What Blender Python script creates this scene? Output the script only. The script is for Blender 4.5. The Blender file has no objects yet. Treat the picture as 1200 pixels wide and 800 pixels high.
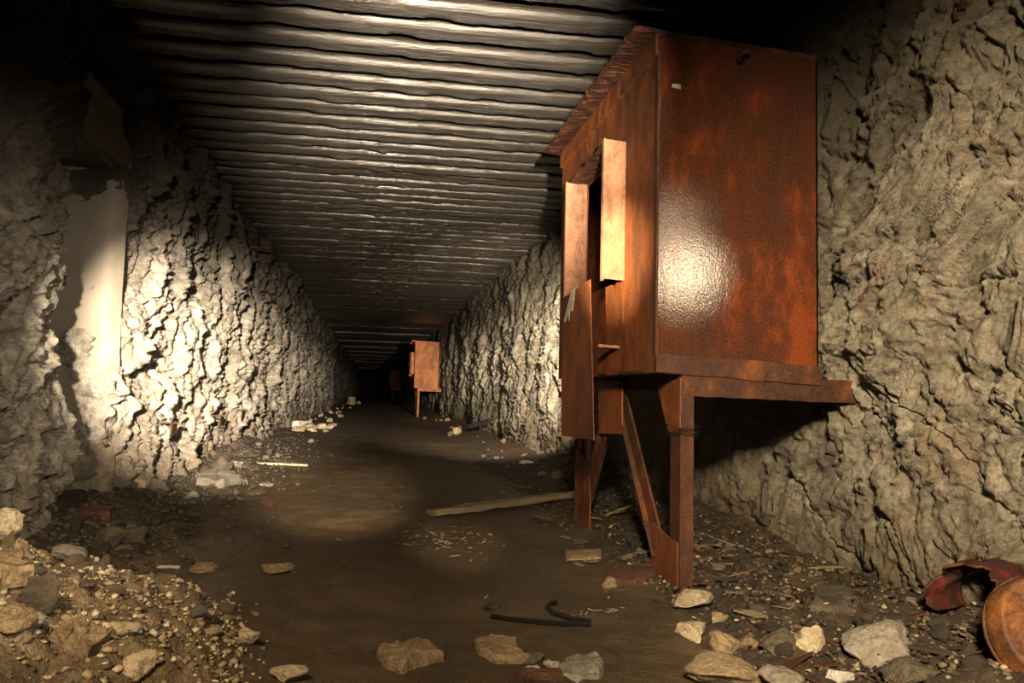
import bpy, bmesh, math, random
import numpy as np
from mathutils import Vector, Matrix

random.seed(7)
RNG = np.random.default_rng(11)
SC = bpy.context.scene
COL = SC.collection

# ------------------------------------------------------------------ camera
F_PX, CAM_H = 874.0, 0.62
VP = (438.0, 457.0)          # where the passage runs to
ROLL = math.radians(1.4)
def cam_axes():
    dY = np.array([(VP[0]-600)/F_PX, -(VP[1]-400)/F_PX, -1.0]); dY /= np.linalg.norm(dY)
    x0 = np.array([1.0, 0, 0]); x0 -= dY*(x0@dY); x0 /= np.linalg.norm(x0)
    z0 = np.cross(x0, dY)
    X = x0*math.cos(ROLL) - z0*math.sin(ROLL)
    return np.array([X, dY, np.cross(X, dY)])
R = cam_axes()
CAM = np.array([0, 0, CAM_H])
cd = bpy.data.cameras.new('camera'); co = bpy.data.objects.new('camera', cd); COL.objects.link(co)
cd.sensor_fit = 'HORIZONTAL'; cd.sensor_width = 36.0; cd.lens = 36.0*F_PX/1200.0
cd.clip_start = 0.02; cd.clip_end = 300
co.matrix_world = Matrix.Translation(CAM) @ Matrix(R.tolist()).to_4x4()
SC.camera = co

def ray(px, py):
    return R @ np.array([(px-600)/F_PX, -(py-400)/F_PX, -1.0])
def at(px, py, X=None, Y=None, Z=None):
    d = ray(px, py)
    i, v = (0, X) if X is not None else (1, Y) if Y is not None else (2, Z)
    return CAM + (v-CAM[i])/d[i]*d

# ------------------------------------------------------------------ world, lights, exposure
w = bpy.data.worlds.new('world'); SC.world = w; w.use_nodes = True
bg = w.node_tree.nodes['Background']; bg.inputs[0].default_value = (1.0, 0.85, 0.62, 1); bg.inputs[1].default_value = 0.045
SC.view_settings.view_transform = 'Standard'; SC.view_settings.look = 'None'
SC.view_settings.gamma = 1.0; SC.view_settings.use_curve_mapping = False
SC.view_settings.exposure = 0.0
SC.cycles.use_denoising = True

def torch(name, loc, target, watts, cone, blend, col=(1.0, 0.83, 0.58), radius=0.03):
    l = bpy.data.lights.new(name, 'SPOT'); l.energy = watts; l.spot_size = math.radians(cone)
    l.spot_blend = blend; l.color = col; l.shadow_soft_size = radius
    o = bpy.data.objects.new(name, l); COL.objects.link(o); o.location = loc
    o.rotation_euler = (Vector(target)-Vector(loc)).to_track_quat('-Z', 'Y').to_euler()
    return o
WARM = (1.0, 0.76, 0.46); AMBER = (1.0, 0.85, 0.65)
torch('torch_down_passage', (-0.12, -0.7, 1.05), (-0.05, 9.0, 1.2), 1500, 34, 1.0, AMBER)
torch('torch_ceiling', (0.10, -0.6, 0.75), (0.38, 4.8, 2.25), 4800, 27, 1.0, (1.0, 0.84, 0.62))
torch('torch_left_wall', (-0.20, -0.5, 0.95), (-1.25, 7.8, 0.66), 17000, 19.5, 1.0, AMBER)
torch('torch_near_left', (0.35, -0.2, 1.0), (-1.25, 3.0, 0.55), 300, 40, 1.0, AMBER, 0.06)
torch('torch_behind_cabinet', (1.06, 3.82, 1.15), (1.60, 10.5, 0.85), 4200, 44, 1.0, AMBER)
torch('torch_far', (1.10, 3.80, 0.95), (1.25, 18.4, 1.0), 9000, 13, 1.0, AMBER)
torch('torch_right_wall', (-0.15, -0.7, 1.56), (1.66, 2.15, 0.44), 1350, 54, 1.0, (1.0, 0.80, 0.53), 0.16)
torch('torch_cabinet_end', (1.51, 1.165, 1.235), (1.02, 2.33, 1.035), 40, 19, 1.0, (1.0, 0.80, 0.50), 0.015)
torch('torch_cabinet_edge', (1.42, 1.165, 1.46), (0.95, 2.33, 1.18), 10, 18, 1.0, (1.0, 0.80, 0.50), 0.08)
torch('torch_cabinet_side', (-0.80, 0.5, 1.0), (0.90, 2.70, 1.13), 2100, 11, 1.0, (1.0, 0.84, 0.58), 0.02)
torch('torch_floor', (0.1, -0.3, 1.3), (-0.22, 4.7, 0.0), 3600, 13, 1.0, WARM, 0.06)
torch('torch_spill', (0.1, -0.3, 1.3), (0.36, 3.13, 0.0), 700, 8, 1.0, WARM, 0.03)
torch('torch_rubble', (-0.45, -0.2, 1.6), (-0.68, 1.85, 0.0), 300, 60, 1.0, WARM, 0.05)

# ------------------------------------------------------------------ noise (numpy)
def _hash(ix, iy, iz, s):
    n = (ix.astype(np.int64)*374761393 + iy.astype(np.int64)*668265263 + iz.astype(np.int64)*2147483647 + s*974634721) & 0xffffffff
    n = ((n ^ (n >> 13))*1274126177) & 0xffffffff
    n = ((n ^ (n >> 16))*2246822519) & 0xffffffff
    return ((n ^ (n >> 15)) & 0xffffff)/float(0xffffff)
def vnoise(x, y, z=0.0, s=0):
    x = np.asarray(x, float); y = np.asarray(y, float); z = np.zeros_like(x)+z
    ix, iy, iz = np.floor(x), np.floor(y), np.floor(z)
    fx, fy, fz = x-ix, y-iy, z-iz
    fx, fy, fz = [t*t*t*(t*(t*6-15)+10) for t in (fx, fy, fz)]
    r = 0
    for a in (0, 1):
        for b in (0, 1):
            for c in (0, 1):
                r = r + _hash(ix+a, iy+b, iz+c, s)*(fx if a else 1-fx)*(fy if b else 1-fy)*(fz if c else 1-fz)
    return r*2-1
def fbm(x, y, z=0.0, s=0, o=4, g=0.5):
    r, a = 0, 1.0
    for k in range(o):
        r = r + a*vnoise(x*2**k, y*2**k, np.asarray(z)*2**k, s+k); a *= g
    return r
def worley(x, y, s=0):
    """returns distance-to-edge style F2-F1 and a random value for each cell"""
    ix, iy = np.floor(x), np.floor(y)
    f1 = np.full(x.shape, 9.0); f2 = f1.copy(); cid = np.zeros(x.shape)
    for a in (-1, 0, 1):
        for b in (-1, 0, 1):
            jx, jy = ix+a, iy+b; zz = np.zeros_like(jx)
            px = jx+_hash(jx, jy, zz, s); py = jy+_hash(jx, jy, zz, s+1)
            d = np.hypot(px-x, py-y); v = _hash(jx, jy, zz, s+2)
            m = d < f1
            f2 = np.where(m, f1, np.minimum(f2, d)); cid = np.where(m, v, cid); f1 = np.where(m, d, f1)
    return f2-f1, cid
def sstep(a, b, t):
    t = np.clip((np.asarray(t, float)-a)/(b-a), 0, 1); return t*t*(3-2*t)

# ------------------------------------------------------------------ object helpers
def link(name, me, material=None, parent=None, smooth=False, loc=None, **props):
    o = bpy.data.objects.new(name, me); COL.objects.link(o)
    if material is not None and not me.materials: me.materials.append(material)
    if smooth: me.polygons.foreach_set('use_smooth', [True]*len(me.polygons))
    if parent is not None: o.parent = parent
    if loc is not None: o.location = loc
    for k, v in props.items(): o[k] = v
    return o
def pymesh(name, v, f):
    me = bpy.data.meshes.new(name)
    me.from_pydata([tuple(p) for p in v], [], [tuple(q) for q in f]); me.update(); return me
def npmesh(name, v, quads):
    """fast mesh of faces with the same vertex count"""
    v = np.ascontiguousarray(v, np.float32); q = np.ascontiguousarray(quads, np.int32); k = q.shape[1]
    me = bpy.data.meshes.new(name)
    me.vertices.add(len(v)); me.vertices.foreach_set('co', v.ravel())
    me.loops.add(q.size); me.loops.foreach_set('vertex_index', q.ravel())
    me.polygons.add(len(q)); me.polygons.foreach_set('loop_start', np.arange(0, q.size, k, dtype=np.int32))
    me.update(calc_edges=True); me.validate(); return me
def grid_faces(n, m, off=0, flip=False):
    i = np.arange(n-1)[:, None]*m + np.arange(m-1)[None, :]
    q = np.stack([i, i+m, i+m+1, i+1], -1).reshape(-1, 4)+off
    return q[:, ::-1] if flip else q
def empty(name, loc, label, cat, group=None):
    o = bpy.data.objects.new(name, None); COL.objects.link(o); o.location = loc
    o.empty_display_size = 0.1; o['label'] = label; o['category'] = cat
    if group: o['group'] = group
    return o
class MB:
    def __init__(s, fn=None): s.v = []; s.f = []; s.fn = fn
    def box(s, a, b, seg=(1, 1, 1)):
        """box from corner a to corner b, each face cut into seg pieces"""
        a, b = np.array(a, float), np.array(b, float)
        for ax in range(3):
            u, w_ = (ax+1) % 3, (ax+2) % 3
            nu, nw = seg[u], seg[w_]
            for side in (0, 1):
                off = len(s.v)
                for i in range(nu+1):
                    for j in range(nw+1):
                        p = np.zeros(3); p[ax] = b[ax] if side else a[ax]
                        p[u] = a[u]+(b[u]-a[u])*i/nu; p[w_] = a[w_]+(b[w_]-a[w_])*j/nw
                        s.v.append(p)
                for i in range(nu):
                    for j in range(nw):
                        k = off+i*(nw+1)+j
                        q = (k, k+nw+1, k+nw+2, k+1)
                        s.f.append(q if side else q[::-1])
        return s
    def prism(s, poly, ax, lo, hi):
        """polygon in the two axes after ax, extruded along ax"""
        u, w_ = (ax+1) % 3, (ax+2) % 3
        if sum(poly[i][0]*poly[(i+1) % len(poly)][1]-poly[(i+1) % len(poly)][0]*poly[i][1] for i in range(len(poly))) < 0:
            poly = poly[::-1]
        off = len(s.v); n = len(poly)
        for h in (lo, hi):
            for q in poly:
                p = np.zeros(3); p[ax] = h; p[u] = q[0]; p[w_] = q[1]; s.v.append(p)
        s.f.append(tuple(off+i for i in range(n))[::-1]); s.f.append(tuple(off+n+i for i in range(n)))
        for i in range(n):
            j = (i+1) % n
            s.f.append((off+i, off+j, off+n+j, off+n+i))
        return s
    def tube(s, pts, r, n=8, cap=True):
        pts = [Vector(p) for p in pts]; off = len(s.v)
        rr = r if hasattr(r, '__len__') else [r]*len(pts)
        for k, p in enumerate(pts):
            t = (pts[min(k+1, len(pts)-1)]-pts[max(k-1, 0)]).normalized()
            up = Vector((0, 0, 1)) if abs(t.z) < 0.9 else Vector((1, 0, 0))
            a = t.cross(up).normalized(); b = a.cross(t)
            for i in range(n):
                an = 2*math.pi*i/n
                s.v.append(np.array(p+(a*math.cos(an)+b*math.sin(an))*rr[k]))
        for k in range(len(pts)-1):
            for i in range(n):
                j = (i+1) % n
                s.f.append((off+k*n+i, off+k*n+j, off+(k+1)*n+j, off+(k+1)*n+i))
        if cap:
            s.f.append(tuple(off+i for i in range(n))[::-1]); s.f.append(tuple(off+(len(pts)-1)*n+i for i in range(n)))
        return s
    def build(s, name, material, parent=None, bevel=0.0, smooth=False, jitter=0.0, **props):
        v = np.array(s.v)
        if s.fn is not None: v = s.fn(v)
        me = pymesh(name, v, s.f)
        bm = bmesh.new(); bm.from_mesh(me)
        bmesh.ops.remove_doubles(bm, verts=bm.verts, dist=1e-5)
        if bevel:
            es = [e for e in bm.edges if len(e.link_faces) == 2 and e.calc_face_angle(0) > 0.6]
            bmesh.ops.bevel(bm, geom=es, offset=bevel, segments=1, affect='EDGES', clamp_overlap=True)
        if jitter:
            for q in bm.verts:
                q.co += Vector(RNG.normal(0, jitter, 3))
        bm.to_mesh(me); bm.free(); me.update()
        return link(name, me, material, parent, smooth, **props)

# ------------------------------------------------------------------ materials
class N:
    def __init__(s, name):
        s.m = bpy.data.materials.new(name); s.m.use_nodes = True
        s.t = s.m.node_tree; s.b = s.t.nodes['Principled BSDF']
        s.tc = s.t.nodes.new('ShaderNodeTexCoord')
    def new(s, kind, **kw):
        n = s.t.nodes.new(kind)
        for k, v in kw.items(): setattr(n, k, v)
        return n
    def lk(s, a, b): s.t.links.new(a, b)
    def mapped(s, scale=(1, 1, 1), rot=(0, 0, 0)):
        n = s.new('ShaderNodeMapping'); s.lk(s.tc.outputs['Object'], n.inputs[0])
        n.inputs['Scale'].default_value = scale; n.inputs['Rotation'].default_value = rot
        return n.outputs[0]
    def noise(s, scale, detail=5, rough=0.6, vec=None, dist=0.0):
        n = s.new('ShaderNodeTexNoise'); n.inputs['Scale'].default_value = scale
        n.inputs['Detail'].default_value = detail; n.inputs['Roughness'].default_value = rough
        n.inputs['Distortion'].default_value = dist
        s.lk(vec if vec is not None else s.tc.outputs['Object'], n.inputs['Vector']); return n.outputs['Fac']
    def voro(s, scale, feature='F1', vec=None):
        n = s.new('ShaderNodeTexVoronoi', feature=feature); n.inputs['Scale'].default_value = scale
        s.lk(vec if vec is not None else s.tc.outputs['Object'], n.inputs['Vector']); return n.outputs['Distance']
    def ramp(s, fac, stops):
        n = s.new('ShaderNodeValToRGB'); s.lk(fac, n.inputs[0]); cr = n.color_ramp
        while len(cr.elements) < len(stops): cr.elements.new(0.5)
        for e, (p, c) in zip(cr.elements, stops):
            e.position = p; e.color = (c, c, c, 1) if not hasattr(c, '__len__') else (*c, 1)
        return n.outputs[0]
    def mix(s, fac, a, b, mode='MIX'):
        n = s.new('ShaderNodeMix', data_type='RGBA', blend_type=mode)
        for i, x in ((0, fac), (6, a), (7, b)):
            if hasattr(x, 'is_output'): s.lk(x, n.inputs[i])
            elif hasattr(x, '__len__'): n.inputs[i].default_value = (*x, 1)
            else: n.inputs[i].default_value = x if i == 0 else (x, x, x, 1)
        return n.outputs[2]
    def math(s, op, a, b=0.0):
        n = s.new('ShaderNodeMath', operation=op)
        for i, x in ((0, a), (1, b)):
            if hasattr(x, 'is_output'): s.lk(x, n.inputs[i])
            else: n.inputs[i].default_value = x
        return n.outputs[0]
    def height(s):
        g = s.new('ShaderNodeNewGeometry'); x = s.new('ShaderNodeSeparateXYZ'); s.lk(g.outputs['Position'], x.inputs[0])
        return x.outputs
    def bump(s, h, strength=0.5, dist=0.02, prev=None):
        n = s.new('ShaderNodeBump'); n.inputs['Strength'].default_value = strength; n.inputs['Distance'].default_value = dist
        s.lk(h, n.inputs['Height'])
        if prev is not None: s.lk(prev, n.inputs['Normal'])
        return n.outputs[0]
    def done(s, col=None, rough=None, normal=None, spec=0.4, metal=0.0):
        b = s.b
        if col is not None:
            if hasattr(col, 'is_output'): s.lk(col, b.inputs['Base Color'])
            else: b.inputs['Base Color'].default_value = (*col, 1)
        if rough is not None:
            if hasattr(rough, 'is_output'): s.lk(rough, b.inputs['Roughness'])
            else: b.inputs['Roughness'].default_value = rough
        if normal is not None: s.lk(normal, b.inputs['Normal'])
        b.inputs['Specular IOR Level'].default_value = spec; b.inputs['Metallic'].default_value = metal
        return s.m

def wall_material(name, pale, mid, dark, soot_z, soot_col):
    n = N(name)
    big = n.noise(1.7, 6, 0.62, dist=0.4); fine = n.noise(23, 5, 0.7); mid_n = n.noise(6.5, 5, 0.65, dist=0.6)
    c = n.ramp(big, [(0.30, dark), (0.48, mid), (0.66, pale)])
    c2 = n.ramp(mid_n, [(0.34, dark), (0.55, mid), (0.75, pale)])
    c = n.mix(0.5, c, c2)
    c = n.mix(n.ramp(fine, [(0.36, 0.0), (0.58, 1.0)]), n.mix(0.75, c, dark), c)
    grit = n.noise(150, 4, 0.75); c = n.mix(n.ramp(grit, [(0.36, 0.75), (0.48, 0.0)]), c, n.mix(0.8, c, dark)); c = n.mix(n.ramp(grit, [(0.58, 0.0), (0.70, 0.55)]), c, pale)
    # ochre seepage with a shape of its own
    och = n.ramp(n.noise(2.6, 4, 0.6, dist=1.2), [(0.56, 0.0), (0.68, 0.55)])
    c = n.mix(och, c, n.mix(0.6, c, (0.30, 0.19, 0.075)))
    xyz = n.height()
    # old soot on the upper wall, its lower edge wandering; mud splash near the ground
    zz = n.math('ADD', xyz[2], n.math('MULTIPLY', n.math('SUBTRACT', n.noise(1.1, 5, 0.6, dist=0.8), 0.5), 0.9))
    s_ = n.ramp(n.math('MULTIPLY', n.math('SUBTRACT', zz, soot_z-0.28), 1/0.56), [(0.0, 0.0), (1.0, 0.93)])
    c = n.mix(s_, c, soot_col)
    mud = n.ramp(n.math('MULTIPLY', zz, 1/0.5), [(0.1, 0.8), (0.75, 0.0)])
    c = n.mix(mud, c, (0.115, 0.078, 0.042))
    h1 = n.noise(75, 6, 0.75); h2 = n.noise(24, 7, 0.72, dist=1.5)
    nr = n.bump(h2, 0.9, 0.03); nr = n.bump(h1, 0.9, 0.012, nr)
    hollow_dark = n.ramp(h2, [(0.36, 0.65), (0.50, 0.0)]); c = n.mix(hollow_dark, c, n.mix(0.75, c, (0.03, 0.024, 0.016)))  # colour goes darker in the hollows of the coarse bump
    return n.done(c, n.ramp(fine, [(0.3, 0.62), (0.8, 0.9)]), nr, 0.3)

def rust_material(name, dark=(0.028, 0.014, 0.010), mid=(0.058, 0.018, 0.008), hot=(0.165, 0.036, 0.010), scale=1.0, rough=(0.5, 0.8), patch=0.5, grain=120, spec=0.28, bstr=1.0):
    n = N(name)
    v = n.mapped((1, 1, 0.55))
    big = n.noise(3.2*scale, 6, 0.65, v, 0.5); sp = n.noise(grain, 3, 0.6); m2 = n.noise(16*scale, 5, 0.7, v)
    f = n.math('ADD', n.math('MULTIPLY', big, 0.6), n.math('MULTIPLY', m2, 0.4))
    c = n.ramp(f, [(patch-0.09, dark), (patch, mid), (patch+0.09, hot)])
    c = n.mix(n.ramp(sp, [(0.40, 0.0), (0.60, 1.0)]), n.mix(0.45, c, dark), n.mix(0.20, c, hot))
    fle = n.ramp(n.noise(grain*2.3, 2, 0.5), [(0.70, 0.0), (0.76, 0.6)])
    c = n.mix(fle, c, (0.42, 0.30, 0.22))
    nr = n.bump(sp, 0.35*bstr, 0.004); nr = n.bump(m2, 0.25*bstr, 0.01, nr)
    return n.done(c, n.ramp(sp, [(0.3, rough[0]), (0.7, rough[1])]), nr, spec)

def stone_material(name, a, b, c_, scale=9, rough=0.85):
    n = N(name)
    info = n.new('ShaderNodeObjectInfo')
    vec = n.new('ShaderNodeVectorMath', operation='ADD'); n.lk(n.tc.outputs['Object'], vec.inputs[0])
    cb = n.new('ShaderNodeCombineXYZ'); n.lk(n.math('MULTIPLY', info.outputs['Random'], 37.0), cb.inputs[0]); n.lk(cb.outputs[0], vec.inputs[1])
    f = n.noise(scale, 6, 0.68, vec.outputs[0], 0.5); g = n.noise(scale*9, 4, 0.7, vec.outputs[0])
    col = n.ramp(f, [(0.32, a), (0.52, b), (0.72, c_)])
    col = n.mix(n.ramp(g, [(0.36, 0.85), (0.56, 0.0)]), col, n.mix(0.85, col, a))
    nr = n.bump(f, 0.6, 0.02); nr = n.bump(g, 1.0, 0.012, nr)
    return n.done(col, rough, nr, 0.35)

def gravel_material(name, stops):
    n = N(name); g = n.new('ShaderNodeNewGeometry')      # every crumb has a colour of its own
    c = n.ramp(g.outputs['Random Per Island'], stops); f = n.noise(120, 4, 0.7)
    return n.done(n.mix(n.ramp(f, [(0.35, 0.5), (0.55, 0.0)]), c, n.mix(0.6, c, stops[0][1])), 0.85, n.bump(f, 0.6, 0.006), 0.3)
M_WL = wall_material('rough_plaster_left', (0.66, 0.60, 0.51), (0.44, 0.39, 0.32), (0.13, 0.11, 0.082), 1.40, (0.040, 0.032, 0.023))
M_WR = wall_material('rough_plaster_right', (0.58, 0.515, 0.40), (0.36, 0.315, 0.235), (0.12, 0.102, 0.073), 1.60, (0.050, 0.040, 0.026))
M_RUST = rust_material('rust_sheet', patch=0.52, rough=(0.14, 0.25), spec=0.5, bstr=0.55)
M_RUST_ORANGE = rust_material('rust_sheet_bright', dark=(0.08, 0.03, 0.012), mid=(0.24, 0.075, 0.02), hot=(0.42, 0.14, 0.035), patch=0.48)
M_RUST_SIDE = rust_material('rust_sheet_orange', dark=(0.036, 0.015, 0.008), mid=(0.11, 0.034, 0.011), hot=(0.25, 0.07, 0.016), scale=0.8, patch=0.48)
M_RUST_DARK = rust_material('rust_flaked_dark', dark=(0.012, 0.006, 0.004), mid=(0.032, 0.011, 0.006), hot=(0.09, 0.026, 0.010), scale=3, patch=0.52, grain=90)
M_RUST_BROWN = rust_material('rust_steel_brown', dark=(0.022, 0.010, 0.006), mid=(0.062, 0.023, 0.010), hot=(0.17, 0.048, 0.014), scale=1.5, patch=0.55)
M_RUST_PALE = rust_material('rust_strip_pinkish', dark=(0.13, 0.06, 0.035), mid=(0.30, 0.14, 0.075), hot=(0.42, 0.20, 0.10), scale=2, patch=0.5)
M_RED = rust_material('red_paint_rusted', dark=(0.02, 0.010, 0.007), mid=(0.028, 0.009, 0.006), hot=(0.11, 0.010, 0.007), scale=1.6, patch=0.5)
M_ST_PALE = stone_material('stone_pale', (0.20, 0.15, 0.09), (0.42, 0.34, 0.22), (0.60, 0.52, 0.37))
M_ST_TAN = stone_material('stone_tan', (0.14, 0.095, 0.05), (0.29, 0.21, 0.12), (0.43, 0.33, 0.20))
M_ST_DARK = stone_material('stone_dark', (0.035, 0.026, 0.017), (0.085, 0.066, 0.043), (0.16, 0.125, 0.08))
M_ST_GREY = stone_material('stone_grey', (0.12, 0.10, 0.075), (0.23, 0.20, 0.155), (0.36, 0.32, 0.25))
M_BRICK = stone_material('brick_red', (0.05, 0.022, 0.012), (0.11, 0.045, 0.022), (0.19, 0.08, 0.038))
M_WHITE = stone_material('plaster_white', (0.45, 0.40, 0.33), (0.66, 0.61, 0.52), (0.80, 0.76, 0.68), 20)
M_BLACK = stone_material('rubber_black', (0.004, 0.0035, 0.003), (0.008, 0.007, 0.005), (0.015, 0.012, 0.010), 20, 0.6)

def wood_material(name, a, b, c_, along=0, rough=0.7, bstr=0.6):
    n = N(name); sc = [22, 22, 22]; sc[along] = 1.4
    v = n.mapped(tuple(sc)); f = n.noise(1.0, 6, 0.7, v, 0.6); g = n.noise(5, 4, 0.6)
    col = n.ramp(f, [(0.30, a), (0.52, b), (0.74, c_)])
    col = n.mix(n.ramp(g, [(0.4, 0.5), (0.65, 0.0)]), col, a)
    return n.done(col, rough, n.bump(f, bstr, 0.01), 0.4)
M_WOOD = wood_material('old_wood', (0.10, 0.07, 0.04), (0.21, 0.155, 0.095), (0.34, 0.26, 0.17))
M_LINTEL = wood_material('lintel_board', (0.045, 0.035, 0.024), (0.085, 0.065, 0.045), (0.13, 0.10, 0.07), 1)

def beam_material():
    n = N('tarred_beam')
    v = n.mapped((1.5, 30, 30)); v2 = n.mapped((5, 70, 70))
    f = n.noise(1.0, 6, 0.7, v, 1.2); g = n.noise(1.0, 5, 0.7, v2, 0.8); p = n.noise(2.2, 5, 0.6)
    col = n.ramp(f, [(0.30, (0.010, 0.008, 0.006)), (0.55, (0.038, 0.030, 0.022)), (0.78, (0.095, 0.077, 0.057))])
    col = n.mix(n.ramp(p, [(0.35, 0.75), (0.7, 0.0)]), col, (0.03, 0.022, 0.015))
    nr = n.bump(f, 0.7, 0.014); nr = n.bump(g, 0.5, 0.005, nr)
    return n.done(col, n.ramp(p, [(0.3, 0.24), (0.75, 0.44)]), nr, 1.0)
M_BEAM = beam_material()
n = N('splintered_beam_underside')
_f = n.noise(1.0, 6, 0.72, n.mapped((2.2, 34, 34)), 1.4); _g = n.noise(1.0, 5, 0.7, n.mapped((9, 90, 90)), 0.8)
_c = n.ramp(_f, [(0.32, (0.004, 0.0035, 0.003)), (0.55, (0.018, 0.014, 0.010)), (0.76, (0.065, 0.052, 0.035))])
M_BEAM_ROUGH = n.done(_c, n.ramp(_g, [(0.35, 0.30), (0.65, 0.6)]), n.bump(_g, 0.8, 0.006, n.bump(_f, 1.0, 0.02)), 0.7)
n = N('ceiling_backing_soot'); M_SOOT = n.done(n.ramp(n.noise(8, 4), [(0.3, (0.004, 0.0035, 0.003)), (0.7, (0.012, 0.010, 0.008))]), 0.9, None, 0.1)
M_SLAB = wood_material('ceiling_concrete_sooty', (0.022, 0.018, 0.013), (0.05, 0.042, 0.032), (0.085, 0.07, 0.052), 0, 0.75)

def floor_material():
    n = N('mud_floor')
    big = n.noise(1.3, 6, 0.65, dist=0.5); mid_ = n.noise(9, 5, 0.65); fine = n.noise(70, 4, 0.7)
    col = n.ramp(big, [(0.30, (0.045, 0.030, 0.016)), (0.52, (0.092, 0.062, 0.032)), (0.75, (0.155, 0.110, 0.060))])
    col = n.mix(n.ramp(mid_, [(0.35, 0.7), (0.62, 0.0)]), col, (0.040, 0.027, 0.015))
    col = n.mix(n.ramp(fine, [(0.60, 0.0), (0.74, 0.45)]), col, (0.36, 0.28, 0.175))
    gr = n.noise(260, 3, 0.7); col = n.mix(n.ramp(gr, [(0.38, 0.7), (0.5, 0.0)]), col, (0.025, 0.017, 0.010)); col = n.mix(n.ramp(gr, [(0.66, 0.0), (0.72, 0.6)]), col, (0.40, 0.32, 0.21))
    nr = n.bump(mid_, 0.7, 0.018); nr = n.bump(fine, 0.9, 0.008, nr)
    return n.done(col, n.ramp(mid_, [(0.3, 0.45), (0.7, 0.85)]), nr, 0.35)
M_FLOOR = floor_material()
n = N('recess_plaster')
_a = n.noise(2.2, 5, 0.6, dist=0.4); _b = n.noise(40, 5, 0.7); _z = n.height()[2]
_c = n.ramp(_a, [(0.3, (0.15, 0.13, 0.10)), (0.7, (0.24, 0.21, 0.165))])
_c = n.mix(n.ramp(_b, [(0.28, 0.7), (0.42, 0.0)]), _c, (0.22, 0.18, 0.13))
_low = n.ramp(n.math('ADD', _z, n.math('MULTIPLY', n.math('SUBTRACT', n.noise(5, 4, 0.6), 0.5), 0.35)), [(0.30, 1.0), (0.85, 0.0)])
_c = n.mix(_low, _c, n.ramp(n.noise(7, 5, 0.7, dist=1.0), [(0.35, (0.085, 0.062, 0.038)), (0.65, (0.22, 0.185, 0.135))]))
M_RECESS = n.done(_c, 0.85, n.bump(_b, 0.4, 0.006), 0.3)
M_DARKSOIL = stone_material('dark_soil', (0.02, 0.014, 0.008), (0.05, 0.036, 0.02), (0.09, 0.065, 0.04))

# ------------------------------------------------------------------ the setting
XL, XR, ZC, YEND = -1.25, 1.66, 2.25, 72.0

def floor_h(x, y):
    x = np.asarray(x, float); y = np.asarray(y, float)
    h = 0.012*fbm(x*2.3, y*2.3, 0, 3, 3)
    h = h + 0.34*np.exp(-((x+1.2)/0.74)**2 - ((y-1.62)/np.where(y > 1.62, 0.50, 0.7))**2)*sstep(-0.05, -0.45, x)
    rough_r = sstep(0.85, 1.35, x)*sstep(5.5, 2.6, y)
    h = h + 0.10*sstep(1.05, 1.75, x)*(0.6+0.5*vnoise(y*1.1, x*0, 0, 8))
    h = h + 0.13*sstep(-0.80, -1.40, x)*(0.65+0.6*vnoise(y*0.9, x*0, 0, 9))
    rl = sstep(-0.5, -0.9, x)*sstep(14, 3, y)
    heap = np.exp(-((x+1.2)/0.8)**2 - ((y-1.6)/0.75)**2)
    h = h + (0.020*rough_r + 0.022*rl + 0.030*heap)*fbm(x*7, y*7, 0, 21, 4, 0.55)
    return h
def mound_h(x, y):
    x = np.asarray(x, float); y = np.asarray(y, float)
    e1, c1 = worley(x*20, y*20, 500); e2, c2 = worley(x*52, y*52, 510)
    base = np.exp(-((x+1.2)/0.74)**2 - ((y-1.62)/np.where(y > 1.62, 0.50, 0.7))**2)*sstep(-0.05, -0.45, x)
    base = base + 0.10*fbm(x*5, y*5, 0, 520, 4)*sstep(0.02, 0.2, base)
    return floor_h(x, y) + 0.055*(sstep(0.10, 0.34, base)-0.35) + sstep(0.1, 0.3, base)*(0.024*(c1-0.5)+0.018*np.minimum(e1, 0.5)+0.010*(c2-0.5)+0.012*fbm(x*12, y*12, 0, 530, 3))
def ground_h(x, y): return np.maximum(floor_h(x, y), mound_h(x, y))
def on_floor(px, py, lift=0.0):
    """point of the ground seen at a pixel of the photograph"""
    d = ray(px, py); t = np.concatenate([np.arange(0.5, 8, 0.004), np.arange(8, 90, 0.05)])
    P = CAM+t[:, None]*d
    k = np.nonzero(P[:, 2]-ground_h(P[:, 0], P[:, 1])-lift <= 0)[0]
    return P[k[0]] if len(k) else P[-1]
def logspace(a, b, k):
    nn = int(math.log(b/a)/k)+1
    return a*np.exp(np.linspace(0, math.log(b/a), nn+1))
ys = np.concatenate([np.linspace(-2.5, 1.0, 40)[:-1], logspace(1.0, 22, 0.0062), logspace(22, YEND, 0.03)[1:]])
xs = np.linspace(-2.0, 1.95, 300)
GX, GY = np.meshgrid(xs, ys, indexing='ij')
GZ = floor_h(GX, GY)
fl = link('floor', npmesh('floor', np.stack([GX, GY, GZ], -1).reshape(-1, 3), grid_faces(len(xs), len(ys))), M_FLOOR, None, True, kind='structure')

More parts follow.
